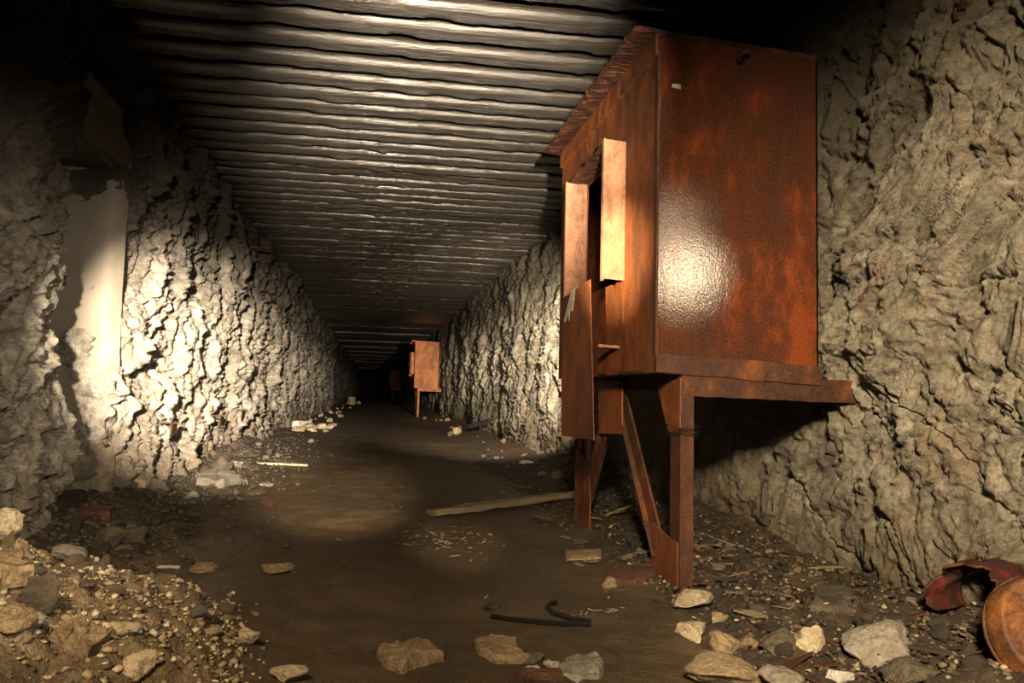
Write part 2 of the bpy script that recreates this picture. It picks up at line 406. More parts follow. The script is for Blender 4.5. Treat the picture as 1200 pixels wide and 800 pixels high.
def terrace(n_, k, sharp=0.16):
    q = n_*k; b_ = np.floor(q); fr = q-b_
    return (b_+sstep(0.5-sharp, 0.5+sharp, fr))/k
def disp_left(y, z):
    wy = y+0.07*fbm(y*3.0, z*2.0, 0, 40, 3); wz = z+0.10*fbm(y*3.0+9, z*2.0, 0, 44, 3)
    d = 0.040*fbm(y*0.9, z*0.8, 0, 30, 3)
    n1 = fbm(wy*4.2, wz*2.3, 0, 50, 4, 0.55); n2 = fbm(wy*9.5, wz*5.0, 0, 60, 3, 0.55)
    d = d + 0.070*terrace(n1, 3.0, 0.12) + 0.034*terrace(n2, 3.0, 0.16)
    r1 = np.abs(vnoise(wy*5.0, wz*2.2, 0, 65)); r2 = np.abs(vnoise(wy*11+4, wz*5.5, 0, 66))
    d = d - 0.055*np.exp(-(r1/0.055)**2) - 0.028*np.exp(-(r2/0.09)**2)
    n3 = fbm(wy*24, wz*13, 0, 70, 3, 0.6)
    d = d + 0.020*terrace(n3, 2.0, 0.25) - 0.016*np.exp(-(np.abs(vnoise(wy*27, wz*14, 0, 67))/0.10)**2)
    return d + 0.05*np.exp(-((y-3.22)/0.35)**2)
def disp_right(y, z):
    # ridges of the trowelled coat run slantwise
    a = (-y*0.75+z*0.66); b = (y*0.66+z*0.75)
    wa = a+0.12*fbm(y*2.0, z*2.0, 0, 80, 3); wb = b+0.10*fbm(y*2.0+5, z*2.0, 0, 84, 3)
    d = 0.055*fbm(y*1.0, z*1.1, 0, 90, 3)
    st = fbm(wa*3.2, wb*9.0, 0, 95, 4, 0.55)
    up = sstep(0.35, 0.95, z)
    d = d + 0.030*terrace(st, 2.2, 0.22)*(0.35+0.65*up)
    n1 = fbm(wa*3.0, wb*4.2, 0, 100, 4, 0.55)
    d = d + 0.032*terrace(n1, 2.2, 0.16)
    r1 = np.abs(vnoise(wb*2.1, wa*2.4, 0, 105)); r2 = np.abs(vnoise(wa*5.0, wb*6.5, 0, 106))
    d = d - 0.026*np.exp(-(r1/0.022)**2) - 0.014*np.exp(-(r2/0.05)**2)
    n3 = fbm(wa*13, wb*21, 0, 120, 4, 0.62)
    d = d + 0.014*terrace(n3, 2.0, 0.25) - 0.010*np.exp(-(np.abs(vnoise(wa*14, wb*22, 0, 107))/0.08)**2)
    return d

DOORS = [(3.30, 3.95, 1.72), (7.72, 8.08, 1.66)]      # recess openings in the left wall: near edge, far edge, head
zs = np.linspace(-0.08, 2.40, 320)
def wall_patch(yv, zv, near_turn=None, far_turn=None):
    """grid of the left wall; where it meets an opening it turns the corner and runs inwards"""
    cols = []
    inward = np.linspace(0.0, 0.42, 10)[1:]
    if near_turn is not None:
        cols += [(near_turn, -k) for k in inward[::-1]]
    cols += [(y, 0.0) for y in yv]
    if far_turn is not None:
        cols += [(far_turn, -k) for k in inward]
    Y = np.array([c[0] for c in cols])[:, None]+0*zv[None, :]; K = np.array([c[1] for c in cols])[:, None]+0*zv[None, :]
    Z = zv[None, :]+0*Y
    D = disp_left(Y, Z)
    X = XL + D + K
    # ragged corner: the edge wanders along the passage
    for edge, sgn in ((near_turn, 1), (far_turn, -1)):
        if edge is None: continue
        near = np.exp(-((Y-edge)/0.10)**2)
        X = X - 0.045*np.exp(-((Y-edge)/0.03)**2)*(K == 0)
        Y = Y + near*(0.030*fbm(Z*5+edge, K*8, 0, 77, 3)+0.010*vnoise(Z*23, K*20, 0, 78))
    return np.stack([X, Y, Z], -1)
pv, pf, off = [], [], 0
def yrange(a, b):
    return logspace(a, b, 0.0038) if b <= 24 else np.concatenate([logspace(a, 24, 0.0050), logspace(24, b, 0.03)[1:]])
segs = [(np.concatenate([np.linspace(-2.5, 1.8, 60)[:-1], yrange(1.8, 3.30)]), zs, None, 3.30),
        (yrange(3.95, 7.72), zs, 3.95, 7.72), (yrange(8.08, YEND), zs, 8.08, None),
        (np.linspace(3.22, 4.03, 60), np.linspace(1.98, 2.40, 36), None, None),
        (np.linspace(7.66, 8.14, 24), np.linspace(1.62, 2.40, 60), None, None)]
for yv, zv, a, b in segs:
    P = wall_patch(yv, zv, a, b)
    pf.append(grid_faces(P.shape[0], P.shape[1], off, False)); pv.append(P.reshape(-1, 3)); off += P.shape[0]*P.shape[1]
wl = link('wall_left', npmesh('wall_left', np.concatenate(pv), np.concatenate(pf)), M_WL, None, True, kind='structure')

yv = np.concatenate([np.linspace(-2.5, 1.2, 50)[:-1], logspace(1.2, 24, 0.0037), logspace(24, YEND, 0.03)[1:]])
Y, Z = np.meshgrid(yv, np.linspace(-0.08, 2.40, 330), indexing='ij')
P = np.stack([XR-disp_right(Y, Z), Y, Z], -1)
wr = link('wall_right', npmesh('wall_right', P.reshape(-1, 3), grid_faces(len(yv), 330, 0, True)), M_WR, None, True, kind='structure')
b = MB().box((-2.3, YEND, -0.2), (2.1, YEND+0.2, 2.5)); b.build('wall_back', M_SOOT, kind='structure')

# recesses behind the two openings
for i, (y0, y1, zt) in enumerate(DOORS):
    nz, nx = 110, 26
    zz = np.linspace(-0.05, zt+0.02, nz); xx = np.linspace(XL-0.62, XL-0.012, nx)
    Xg, Zg = np.meshgrid(xx, zz, indexing='ij')
    low = sstep(0.95, 0.70, Zg+0.10*fbm(Xg*5, Zg*5, 0, 5, 2))
    Yg = y1-0.012+0.006*fbm(Xg*6, Zg*6, 0, 6, 3) + low*(0.025*fbm(Xg*9, Zg*9, 0, 7, 4)) + 0.03*low
    Yg = Yg + 0.10*sstep(XL-0.05, XL-0.005, Xg)      # the arris is rounded away into the wall
    v = np.stack([Xg, Yg, Zg], -1).reshape(-1, 3); f = grid_faces(nx, nz, 0, False)
    link('wall_recess', npmesh('wall_recess', v, f), M_RECESS, None, True, kind='structure')
    m = MB().box((XL-0.75, y0-0.15, -0.1), (XL-0.62, y1+0.15, zt+0.35)).box((XL-0.75, y0-0.3, zt+0.06), (XL-0.06, y1+0.3, zt+0.33))
    m.build('wall_recess_inner', M_LINTEL, kind='structure')

# timber lintel over the near opening
lin = bpy.data.objects.new('trim_1', None); COL.objects.link(lin); lin.location = (XL, 3.12, 1.70); lin['kind'] = 'structure'
lin['label'] = 'dark board lintel over the pale recess'
for k, (z0, z1, dx) in enumerate(((0.0, 0.135, -0.008), (0.142, 0.29, -0.02))):
    MB().box((-0.05+dx, 0.0, z0), (-0.005+dx, 1.0, z1), (1, 12, 3)).build('board', M_LINTEL, lin, jitter=0.002)
MB().box((-0.42, 0.05, -0.015), (-0.055, 0.95, 0.03), (4, 8, 1)).build('soffit_board', M_LINTEL, lin, jitter=0.004)

# ceiling: backing, beams, then plain slabs further in
m = MB().box((-2.3, -2.6, ZC+0.10), (2.1, YEND+0.2, ZC+0.3)); ceil = m.build('ceiling', M_SOOT, kind='structure')
PITCH = 0.213
prof = [(0.050, 0.11), (0.030, 0.060), (0.012, 0.036), (0.012, 0.026), (0.030, 0.012), (0.055, 0.000), (0.075, -0.003), (0.088, 0.0), (0.102, -0.003), (0.113, 0.004), (0.119, 0.030), (0.116, 0.11)]
def beam_mesh(k):
    nseg = 170; x0, x1 = -1.62, 2.02
    X = np.linspace(x0, x1, nseg)[:, None]+np.zeros((1, len(prof)))
    PY = np.array([p[0] for p in prof])[None, :]+0*X; PZ = np.array([p[1] for p in prof])[None, :]+0*X
    rough = np.array([0.2, 0.3, 0.3, 0.3, 0.4, 0.7, 1.6, 2.0, 2.0, 1.6, 0.5, 0.2])[None, :]
    ny = fbm(X*5.0, PY*25+k*7, 0, 200+k, 4, 0.6); nz_ = fbm(X*7.0, PY*30+k*9, 0, 300+k, 5, 0.65)
    wav = 0.002*vnoise(X*1.1, 0*X+k*3.3, 0, 400)
    PYn = PY+0.0018*ny*np.clip(rough, 0.5, 0.8)+wav; PZn = PZ+0.0040*nz_*rough+0.003*vnoise(X*0.8, 0*X+k, 0, 401)
    v = np.stack([X, PYn, PZn], -1).reshape(-1, 3)
    return npmesh('beam', v, grid_faces(nseg, len(prof), 0, False))
variants = [beam_mesh(k) for k in range(8)]
for me in variants:
    me.materials.append(M_BEAM); me.materials.append(M_BEAM_ROUGH)
    me.polygons.foreach_set('material_index', [0 if (i_ % (len(prof)-1)) < 5 else 1 for i_ in range(len(me.polygons))]); me.polygons.foreach_set('use_smooth', [True]*len(me.polygons))
YB0 = -1.2
nb = int((19.6-YB0)/PITCH)
for i in range(nb):
    o = bpy.data.objects.new('beam', variants[random.randrange(8)]); COL.objects.link(o); o.parent = ceil
    o.location = (random.uniform(-0.1, 0.1), YB0+i*PITCH+random.uniform(-0.006, 0.006), ZC+random.uniform(-0.006, 0.006))
    o.rotation_euler = (random.uniform(-0.04, 0.04), random.uniform(-0.002, 0.002), math.radians(-1.2)+random.uniform(-0.003, 0.003))
y = 19.75
while y < 60:
    MB().box((-1.9, y, ZC+0.02+random.uniform(-0.02, 0.03)), (2.0, y+1.12, ZC+0.14), (8, 2, 1)).build('slab', M_SLAB, ceil, jitter=0.006)
    y += 1.2

# ------------------------------------------------------------------ rusty cabinet on its stand
def shear(v):
    v = v.copy(); v[:, 2] -= 0.050*v[:, 0]; return v
def CB(): return MB(shear)
def make_cabinet(full):
    t = empty('steel_cabinet', (0.91, 2.33, 0.70), 'large rusty steel cabinet on angle-iron stand against the right wall, nearest', 'cabinet', 'rusty wall cabinets')
    W, D, H = 0.59, 1.31, 1.15
    CB().box((0.0, 0.0, 0.062), (W, 0.006, H), (6, 1, 8)).build('front_panel', M_RUST, t, label='rust-speckled end sheet with dark upper edge')
    CB().box((-0.004, -0.012, 0.0), (W+0.006, 0.004, 0.066), (10, 1, 2)).build('base_flange', M_RUST_BROWN, t, bevel=0.002, jitter=0.0015)
    oy0, oy1, oz0, oz1 = 0.333, 0.85, 0.36, 0.855
    m = CB(); m.box((0, 0.0, 0.0), (0.006, oy0, H), (1, 4, 10)); m.box((0, oy1, 0), (0.006, D, H), (1, 4, 10))
    m.box((0, oy0, 0), (0.006, oy1, oz0), (1, 4, 4)); m.box((0, oy0, oz1), (0.006, oy1, H), (1, 4, 3))
    m.build('side_panel', M_RUST_SIDE, t, jitter=0.0012)
    CB().box((0, D, 0), (W, D+0.006, H)).build('end_panel', M_RUST, t)
    CB().box((W-0.006, 0, 0), (W, D, H)).build('back_panel', M_RUST_DARK, t)
    CB().box((0.0, 0.0, 0.0), (W, D, 0.01)).build('bottom_plate', M_RUST_DARK, t)
    # lid with a heavily flaked overhang
    rm = CB(); rm.box((-0.088, -0.002, H), (W, D+0.03, H+0.016), (22, 150, 1))
    ro = rm.build('roof_plate', M_RUST_DARK, t, jitter=0.0022, label='dark flaking overhang of the lid')
    CB().box((-0.014, 0.0, H-0.075), (0.0, D, H-0.001), (1, 30, 2)).build('roof_trim', M_RUST_SIDE, t, jitter=0.001, label='orange rusty angle trim under the lid')
    CB().box((-0.004, -0.004, 0.06), (0.004, 0.020, H)).build('corner_angle', M_RUST_BROWN, t, bevel=0.001)
    # hatch frame: two jambs and a head standing out from the side
    m = CB(); m.prism([(0.325, 0.352), (0.332, 0.352), (0.332, 0.885), (0.325, 0.885)], 0, -0.082, 0.0); m.box((-0.088, 0.325, 0.345), (-0.080, 0.350, 0.888))
    m.build('frame_jamb', M_RUST_PALE, t, bevel=0.001)
    m = CB(); m.box((-0.092, 0.850, 0.30), (0.0, 0.857, 0.865)); m.box((-0.098, 0.850, 0.30), (-0.092, 0.872, 0.865))
    m.build('frame_jamb', M_RUST_PALE, t, bevel=0.001)
    CB().box((-0.086, 0.332, 0.858), (0.004, 0.852, 0.874), (3, 14, 1)).build('frame_head', M_RUST_BROWN, t, jitter=0.003)
    if full:
        m = CB(); m.prism([(0.335, -0.250), (0.815, -0.262), (0.850, 0.30), (0.835, 0.338), (0.42, 0.360)], 0, -0.108, -0.102)
        sd = m.build('sliding_door', M_RUST_SIDE, t, bevel=0.001, label='hatch plate slid down and hanging askew below its frame')
        m = CB(); m.prism([(0.62, 0.35), (0.68, 0.352), (0.74, 0.30), (0.80, 0.235), (0.77, 0.225), (0.73, 0.262), (0.715, 0.225), (0.70, 0.27), (0.66, 0.262)], 0, -0.1105, -0.1085)
        m.build('torn_label', M_WHITE, sd, jitter=0.001, label='torn pale paper scrap')
        m = CB(); m.prism([(-0.075, 0.40), (0.0, 0.37), (0.0, 0.44), (-0.06, 0.455)], 2, 0.10, 0.112)
        m.build('bracket', M_RUST_PALE, t, jitter=0.001)
        CB().tube([(0.295, 0.004, 1.10), (0.290, -0.03, 1.118), (0.31, -0.045, 1.122)], [0.014, 0.012, 0.010], 8).build('lug', M_RUST_DARK, t, smooth=True)
        CB().prism([(0.047, -0.0008), (0.060, -0.0034), (0.072, -0.0034), (0.085, -0.0008)], 2, 0.968, 0.984).build('paint_fleck', M_WHITE, t, jitter=0.002)
    return t
def make_stand(full):
    t = empty('cabinet_stand', (1.0, 2.33, 0.0), 'rusty angle-iron stand with braced legs under the nearest cabinet', 'stand', 'cabinet stands')
    def shz(v):
        v = v.copy(); m = v[:, 2] > 0.55; v[m, 2] -= 0.022*v[m, 0]; return v
    S = lambda: MB(shz)
    S().box((0, -0.004, 0.628), (0.65, 0.003, 0.705), (14, 1, 2)).box((0, 0.003, 0.628), (0.65, 0.05, 0.634), (14, 1, 1)).build('front_rail', M_RUST_BROWN, t, jitter=0.0015, label='rust-brown channel running into the wall')
    S().box((0.0, 0.0, 0.690), (0.66, 1.31, 0.6995)).build('deck_plate', M_RUST_DARK, t)
    S().box((0.0, 0.003, 0.645), (0.006, 1.31, 0.690)).build('side_rail', M_RUST_BROWN, t, bevel=0.001)
    def leg(y, wdt):
        m = MB(); m.box((0, y, -0.03), (0.046, y+0.006, 0.632), (1, 1, 6)); m.box((0, y, -0.03), (0.006, y+wdt, 0.66), (1, 1, 6))
        return m.build('leg', M_RUST_BROWN, t, jitter=0.0008)
    leg(0.0, 0.085); leg(1.19, 0.075)
    G = lambda poly, x=0.0: MB().prism(poly, 0, x-0.006, x).build('gusset', M_RUST_SIDE, t, bevel=0.001)
    G([(0.0, 0.685), (0.205, 0.658), (0.10, 0.50), (0.0, 0.50)], 0.002)
    G([(0.55, 0.685), (0.545, 0.468), (0.86, 0.453), (0.868, 0.685)], -0.012)
    G([(0.0, -0.02), (0.235, -0.02), (0.232, 0.175), (0.06, 0.150), (0.0, 0.15)], -0.004)
    G([(1.265, -0.02), (1.00, -0.02), (1.00, 0.13), (1.03, 0.30), (1.20, 0.36), (1.265, 0.36)], -0.004)
    def brace(a, b_, w_):
        d = np.array(b_)-np.array(a); d = d/np.linalg.norm(d); nn = np.array([-d[1], d[0]])*w_/2
        return MB().prism([tuple(np.array(a)+nn), tuple(np.array(b_)+nn), tuple(np.array(b_)-nn), tuple(np.array(a)-nn)], 0, 0.000, 0.006).prism(
            [tuple(np.array(a)+nn), tuple(np.array(b_)+nn), tuple(np.array(b_)+nn*0.8), tuple(np.array(a)+nn*0.8)], 0, -0.02, 0.04).build('brace', M_RUST_BROWN, t, bevel=0.0008)
    brace((0.60, 0.62), (0.17, 0.08), 0.075); brace((0.80, 0.50), (1.14, 0.05), 0.060)
    if full:
        m = MB()
        for k in range(3):
            z = 0.500+0.012*k
            m.tube([(0.052*math.cos(a)+0.022, 0.062*math.sin(a)+0.04, z+0.006*math.sin(2*a+k)) for a in np.linspace(0, 6.28, 20)], 0.0016, 5)
        m.tube([(-0.03, 0.06, 0.505), (-0.04, 0.14, 0.48), (-0.03, 0.28, 0.44), (0.0, 0.40, 0.37), (0.012, 0.44, 0.30), (0.02, 0.42, 0.22)], 0.0014, 5)
        m.build('binding_wire', M_BLACK, t, smooth=True)
    return t
cab = make_cabinet(True); std = make_stand(True)
def copy_tree(o, loc, label, skip=()):
    r = o.copy(); COL.objects.link(r); r.location = loc; r['label'] = label
    for ch in list(o.children):
        if ch.name.split('.')[0] in skip: continue
        c = ch.copy(); COL.objects.link(c); c.parent = r
        if o is cab or ch.name.split('.')[0] in ('front_rail', 'leg', 'gusset'):
            c.material_slots[0].link = 'OBJECT'; c.material_slots[0].material = M_RUST_ORANGE
        for g in ch.children:
            q = g.copy(); COL.objects.link(q); q.parent = c
    return r
for (yy, dx, what) in ((18.45, 0.06, 'second'), (46.0, 0.10, 'third')):
    side = 'halfway down the passage' if what == 'second' else 'small and dim near the far end of the passage'
    copy_tree(cab, (0.91+dx, yy, 0.70), 'rusty orange steel cabinet %s' % side, ('sliding_door', 'bracket', 'paint_fleck'))
    copy_tree(std, (1.0+dx, yy, 0.0), 'rusty steel stand under the cabinet %s' % side, ('binding_wire',))

# ------------------------------------------------------------------ stones, slabs, scraps
def ico(sub):
    bm = bmesh.new(); bmesh.ops.create_icosphere(bm, subdivisions=sub, radius=1.0)
    v = np.array([q.co[:] for q in bm.verts]); bm.verts.index_update()
    f = np.array([[q.index for q in fc.verts] for fc in bm.faces]); bm.free(); return v, f
ICO = {k: ico(k) for k in (1, 2, 3, 4)}
def stone_mesh(seed, sub=3, cuts=9, rough=0.10, size=(1, 1, 1)):
    r = np.random.default_rng(seed); v, f = ICO[sub]; v = v.copy()
    for _ in range(cuts):
        nn = r.normal(size=3); nn /= np.linalg.norm(nn); d = r.uniform(0.42, 0.82)
        k = np.maximum(v@nn-d, 0); v = v-k[:, None]*nn
    u = v*2.6+seed*3.1
    v = v*(1+rough*fbm(u[:, 0], u[:, 1], u[:, 2], seed % 50, 5, 0.62))[:, None]
    v = v/np.abs(v).max(0)*np.array(size)
    return npmesh('stone', v, f)
def put_stone(name, px0, py0, px1, py1, material, label, cat='stone', group=None, seed=None, flat=0.8, sub=4, deep=0.9, cuts=15, rough=0.10, sink=0.18, rot=None):
    """stone whose outline in the photograph spans the given pixel box"""
    base = on_floor((px0+px1)/2, py1-0.22*(py1-py0))
    scale = np.linalg.norm(base-CAM)/F_PX
    wx = (px1-px0)*scale/2; hz = max((py1-py0)*scale/2*flat, 0.004)
    seed = seed if seed is not None else int(px0*7+py0)
    me = stone_mesh(seed, sub, cuts, rough, (wx, wx*deep, hz))
    o = link(name, me, material, None, True, None, label=label, category=cat)
    if group: o['group'] = group
    z = float(ground_h(base[0], base[1]))
    o.location = (base[0], base[1]+wx*deep*0.3, z+hz*(1-2*sink))
    o.rotation_euler = (0, 0, 0.16 if rot is None else rot)
    return o
def put_slab(name, outline, thick, material, label, cat='slab', tilt=0.0, group=None, lift=0.0):
    """flat piece lying on the ground, its outline given corner by corner"""
    P = [on_floor(x, y, lift) for x, y in outline]; c = np.mean(P, 0); c[2] = float(ground_h(c[0], c[1]))+lift
    pts = []
    nP = len(P)
    for i in range(nP):
        a, b_ = P[i][:2]-c[:2], P[(i+1) % nP][:2]-c[:2]
        for k in range(4):
            q = a+(b_-a)*k/4; q = q*(1+0.03*RNG.normal()*(k > 0)); pts.append(q)
    n_ = len(pts); A = sum(pts[i][0]*pts[(i+1) % n_][1]-pts[(i+1) % n_][0]*pts[i][1] for i in range(n_))
    if A < 0: pts = pts[::-1]
    v, f = [], []
    for s_, z in ((1.0, -0.5*thick), (1.03, 0.45*thick), (0.98, 0.86*thick), (0.90, thick), (0.5, thick*1.04)):
        for q in pts: v.append((q[0]*s_, q[1]*s_, z+tilt*q[1]+thick*0.10*RNG.normal()*(z > 0)))
    for r_ in range(4):
        for i in range(n_):
            j = (i+1) % n_; f.append((r_*n_+i, r_*n_+j, (r_+1)*n_+j, (r_+1)*n_+i))
    v.append((0, 0, thick*1.05)); k = len(v)-1
    for i in range(n_): f.append((4*n_+i, 4*n_+(i+1) % n_, k))
    f.append(tuple(range(n_))[::-1])
    o = link(name, pymesh(name, v, f), material, None, False, c, label=label, category=cat)
    if group: o['group'] = group
    return o

# named stones by the right-hand wall
put_stone('stone', 789, 691, 842, 722, M_ST_PALE, 'pale rounded stone just in front of the near cabinet leg', sub=4)
put_stone('stone', 790, 722, 836, 757, M_ST_PALE, 'pale wedge-shaped stone, second one in front of the near cabinet leg', sub=4, seed=77)
put_stone('stone', 832, 717, 856, 739, M_ST_TAN, 'small tan stone wedged between the two pale stones near the cabinet leg')
put_stone('stone', 934, 739, 977, 779, M_ST_PALE, 'round cream stone left of the big grey boulder, lower right', sub=4, flat=0.9, rough=0.14)
put_stone('boulder', 992, 730, 1072, 785, M_ST_GREY, 'big grey-tan boulder beside the rusted drum, lower right', 'boulder', sub=4, flat=0.8, rough=0.16)
put_stone('stone', 836, 740, 868, 772, M_ST_TAN, 'brown lumpy stone right of the wedge-shaped pale stone')
put_stone('stone', 866, 745, 897, 770, M_ST_TAN, 'tan stone with a pale corner beside the dark block')
put_stone('stone', 893, 736, 938, 780, M_ST_DARK, 'dark block just left of the round cream stone')
put_stone('boulder', 808, 768, 900, 812, M_ST_TAN, 'mossy tan boulder cut off by the bottom edge, right of centre', 'boulder', sub=4, flat=0.7)
put_stone('stone', 895, 782, 945, 815, M_ST_GREY, 'grey stone at the bottom edge below the round cream stone')
put_stone('stone', 974, 782, 1000, 812, M_WHITE, 'whitish chip at the bottom edge left of the drum')
put_stone('stone', 1050, 772, 1100, 815, M_ST_DARK, 'dark stone at the bottom edge under the torn drum sheet')
put_stone('stone', 875, 700, 912, 728, M_ST_DARK, 'dark flat stone in the litter right of the cabinet leg', flat=0.5)
put_slab('slab', [(958, 700), (1000, 704), (998, 730), (950, 722)], 0.03, M_ST_DARK, 'dark flat block lying against the wall above the boulder')
put_slab('slab', [(710, 672), (768, 661), (770, 674), (745, 686), (712, 684)], 0.018, M_BRICK, 'reddish flat slab leaning at the foot of the near cabinet leg')
put_stone('stone', 704, 676, 727, 692, M_ST_TAN, 'small tan stone left of the reddish slab')
put_slab('slab', [(665, 628), (680, 620), (703, 626), (690, 637), (672, 637)], 0.012, M_ST_DARK, 'round dark flake between the cabinet legs')
put_slab('slab', [(663, 648), (705, 646), (704, 655), (664, 657)], 0.012, M_ST_TAN, 'narrow tan tile in front of the cabinet legs')
put_stone('stone', 626, 595, 660, 614, M_ST_DARK, 'dark lump under the end of the plank', flat=0.6)
# foreground slabs
put_slab('slab', [(442, 770), (470, 765), (498, 759), (519, 775), (488, 783), (472, 790), (450, 782)], 0.028, M_ST_TAN, 'flat tan stone slab lying alone in the bottom foreground')
put_slab('slab', [(557, 757), (575, 754), (604, 757), (607, 768), (622, 778), (580, 778), (562, 768)], 0.020, M_ST_TAN, 'pointed tan slab touching a dark stone, bottom centre')
put_stone('stone', 607, 757, 642, 782, M_ST_DARK, 'dark stone touching the pointed tan slab', flat=0.6)
put_slab('slab', [(655, 788), (668, 778), (700, 777), (707, 788), (702, 796), (672, 796)], 0.022, M_ST_GREY, 'dark slab with white edge at the bottom centre')
put_slab('scrap', [(655, 788), (663, 789), (682, 797), (676, 801)], 0.008, M_WHITE, 'white plaster edge under the dark slab', 'scrap')
put_slab('scrap', [(615, 785), (630, 783), (634, 788), (622, 789)], 0.008, M_WHITE, 'white chip on the brown strip, bottom centre', 'scrap')
put_stone('scrap', 637, 771, 660, 790, M_WHITE, 'crumpled white lump between two foreground slabs', 'scrap', flat=0.7, rough=0.3)
put_slab('strip', [(608, 790), (655, 790), (660, 798), (608, 796)], 0.014, M_BRICK, 'brown strip at the bottom edge below the white chip', 'strip')
put_stone('stone', 566, 701, 593, 717, M_ST_DARK, 'dark flat stone in the middle of the floor', flat=0.5)
put_stone('stone', 307, 660, 344, 674, M_ST_TAN, 'oblong tan stone lying on the mud right of the heap', flat=0.8)
put_stone('stone', 222, 658, 254, 674, M_ST_TAN, 'pale flat-topped stone above the tip of the heap', flat=0.9)
# heap, lower left
put_stone('stone', 64, 639, 104, 664, M_ST_GREY, 'grey boulder on the crest of the rubble heap', sub=4)
put_stone('stone', -14, 606, 17, 642, M_ST_PALE, 'pale stone standing at the left edge above the heap', sub=4, flat=1.0)
put_stone('stone', 8, 638, 30, 672, M_ST_TAN, 'upright tan stone at the back left of the heap', flat=1.1)
put_stone('stone', 22, 684, 62, 725, M_ST_DARK, 'brown pointed stone in the middle of the heap, left', flat=1.0)
put_stone('stone', -12, 718, 31, 752, M_ST_TAN, 'yellowish block at the left edge of the heap')
put_stone('stone', 28, 724, 52, 746, M_ST_GREY, 'grey stone beside the yellowish block')
put_stone('stone', 122, 728, 160, 752, M_ST_PALE, 'pale angular stone on the middle slope of the heap')
put_stone('stone', 237, 734, 265, 752, M_ST_TAN, 'squarish tan stone at the right foot of the heap')
put_stone('stone', 276, 737, 302, 762, M_ST_PALE, 'pale split stone on the right foot of the heap', seed=5)
put_stone('stone', 228, 709, 254, 726, M_ST_GREY, 'greenish grey stone on the right slope of the heap', flat=0.7)
put_stone('stone', 316, 777, 358, 806, M_ST_PALE, 'pale stone at the bottom edge right of the heap')
put_stone('stone', 134, 764, 182, 800, M_ST_PALE, 'cream lump at the bottom of the heap', rough=0.16)
put_stone('stone', 88, 681, 110, 693, M_ST_DARK, 'small dark oval stone near the crest of the heap')
# behind the heap and along the left wall
put_stone('boulder', 106, 612, 143, 656, M_ST_DARK, 'dark jagged boulder behind the rubble heap', 'boulder', sub=4, rough=0.2)
put_stone('stone', 136, 618, 166, 645, M_ST_DARK, 'dark stone right of the jagged boulder behind the heap')
put_slab('slab', [(80, 597), (100, 594), (132, 603), (128, 612), (95, 610)], 0.03, M_BRICK, 'dark red slab lying before the recess')
put_stone('stone', 246, 536, 270, 557, M_ST_DARK, 'dark wedge stone at the foot of the left wall', flat=1.0)
put_slab('slab', [(227, 559), (247, 553), (268, 556), (284, 566), (262, 572), (230, 569)], 0.05, M_ST_GREY, 'long grey stone lying below the dark wedge stone')
put_stone('stone', 216, 573, 236, 587, M_ST_GREY, 'light grey stone in front of the long grey stone')
put_stone('stone', 302, 563, 320, 572, M_ST_GREY, 'small flat grey stone right of the long grey stone')
put_stone('stone', 282, 574, 310, 583, M_ST_DARK, 'dark crumpled lump below the small flat grey stone')
put_stone('stone', 152, 554, 170, 578, M_ST_TAN, 'tan stone right at the foot of the recess')
put_stone('stone', 170, 560, 195, 582, M_ST_DARK, 'dark stone right of the tan stone by the recess')
put_slab('brick', [(309, 591), (318, 587), (327, 589), (320, 594)], 0.02, M_BRICK, 'small red brick chip alone on the mud floor', 'brick')
for k, (a, b_, c_, d_) in enumerate(((350, 494, 373, 506), (340, 499, 358, 508), (370, 495, 383, 505), (380, 495, 393, 504), (358, 498, 372, 508))):
    put_stone('stone', a, b_, c_, d_, M_ST_PALE, ['large pale stone in the middle of the pile by the left wall', 'leftmost low stone of the pale pile by the left wall', 'pale stone right of centre in the pile by the left wall', 'white stone at the right end of the pile by the left wall', 'low tan stone at the front of the pale pile'][k])
# along the right wall further in
put_stone('stone', 528, 499, 541, 512, M_ST_PALE, 'pale stone at the foot of the right wall beyond the plank')
put_stone('stone', 609, 538, 625, 546, M_WHITE, 'white flat chip at the foot of the right wall')
o = MB(); 
pb = on_floor(560, 507)
o.prism([(z_, x_) for x_, z_ in ((0.0, -0.02), (0.02, 0.09), (-0.12, 0.06), (-0.17, 0.10), (-0.02, 0.16), (0.16, 0.21), (0.14, 0.12), (0.06, 0.08), (0.04, -0.02))], 1, -0.008, 0.008)
ob = o.build('tin_scrap', M_BLACK, None, label='black bent tin scrap sticking up by the right wall', category='scrap'); ob.location = pb

def plank(name, a, b_, wid, th, material, label, cat='plank', seg=16, jit=0.003):
    a = np.array(a, float); b_ = np.array(b_, float); L = np.linalg.norm(b_-a)
    m = MB().box((0, -wid/2, 0), (L, wid/2, th), (seg, 2, 1))
    o = m.build(name, material, None, jitter=jit, label=label, category=cat)
    d = Vector((b_-a)/L); o.location = a
    o.rotation_euler = (0, -math.asin(d.z), math.atan2(d.y, d.x)); return o
pa = on_floor(506, 604); pb = on_floor(668, 588)
plank('plank', pa, pb+np.array([0.05, 0.02, 0.03]), 0.085, 0.028, M_WOOD, 'weathered wooden plank with a broken pale end on the floor')
pa = on_floor(274, 543); pb = on_floor(360, 546)
plank('stick', pa, pb, 0.022, 0.016, M_ST_PALE, 'thin pale stick lying by the left wall', 'stick', jit=0.001)
pa = on_floor(712, 604, 0.02); pb = on_floor(745, 592, 0.08)
plank('stick', pa, pb, 0.012, 0.01, M_WOOD, 'thin stick leaning in the litter under the cabinet', 'stick', jit=0.001)
pa = on_floor(184, 665); pb = on_floor(210, 666)
plank('stick', pa, pb, 0.008, 0.008, M_WHITE, 'short white sliver on the dark mud beside the heap', 'stick', 6, 0.0006)
pa = on_floor(4, 664); pb = on_floor(24, 694)
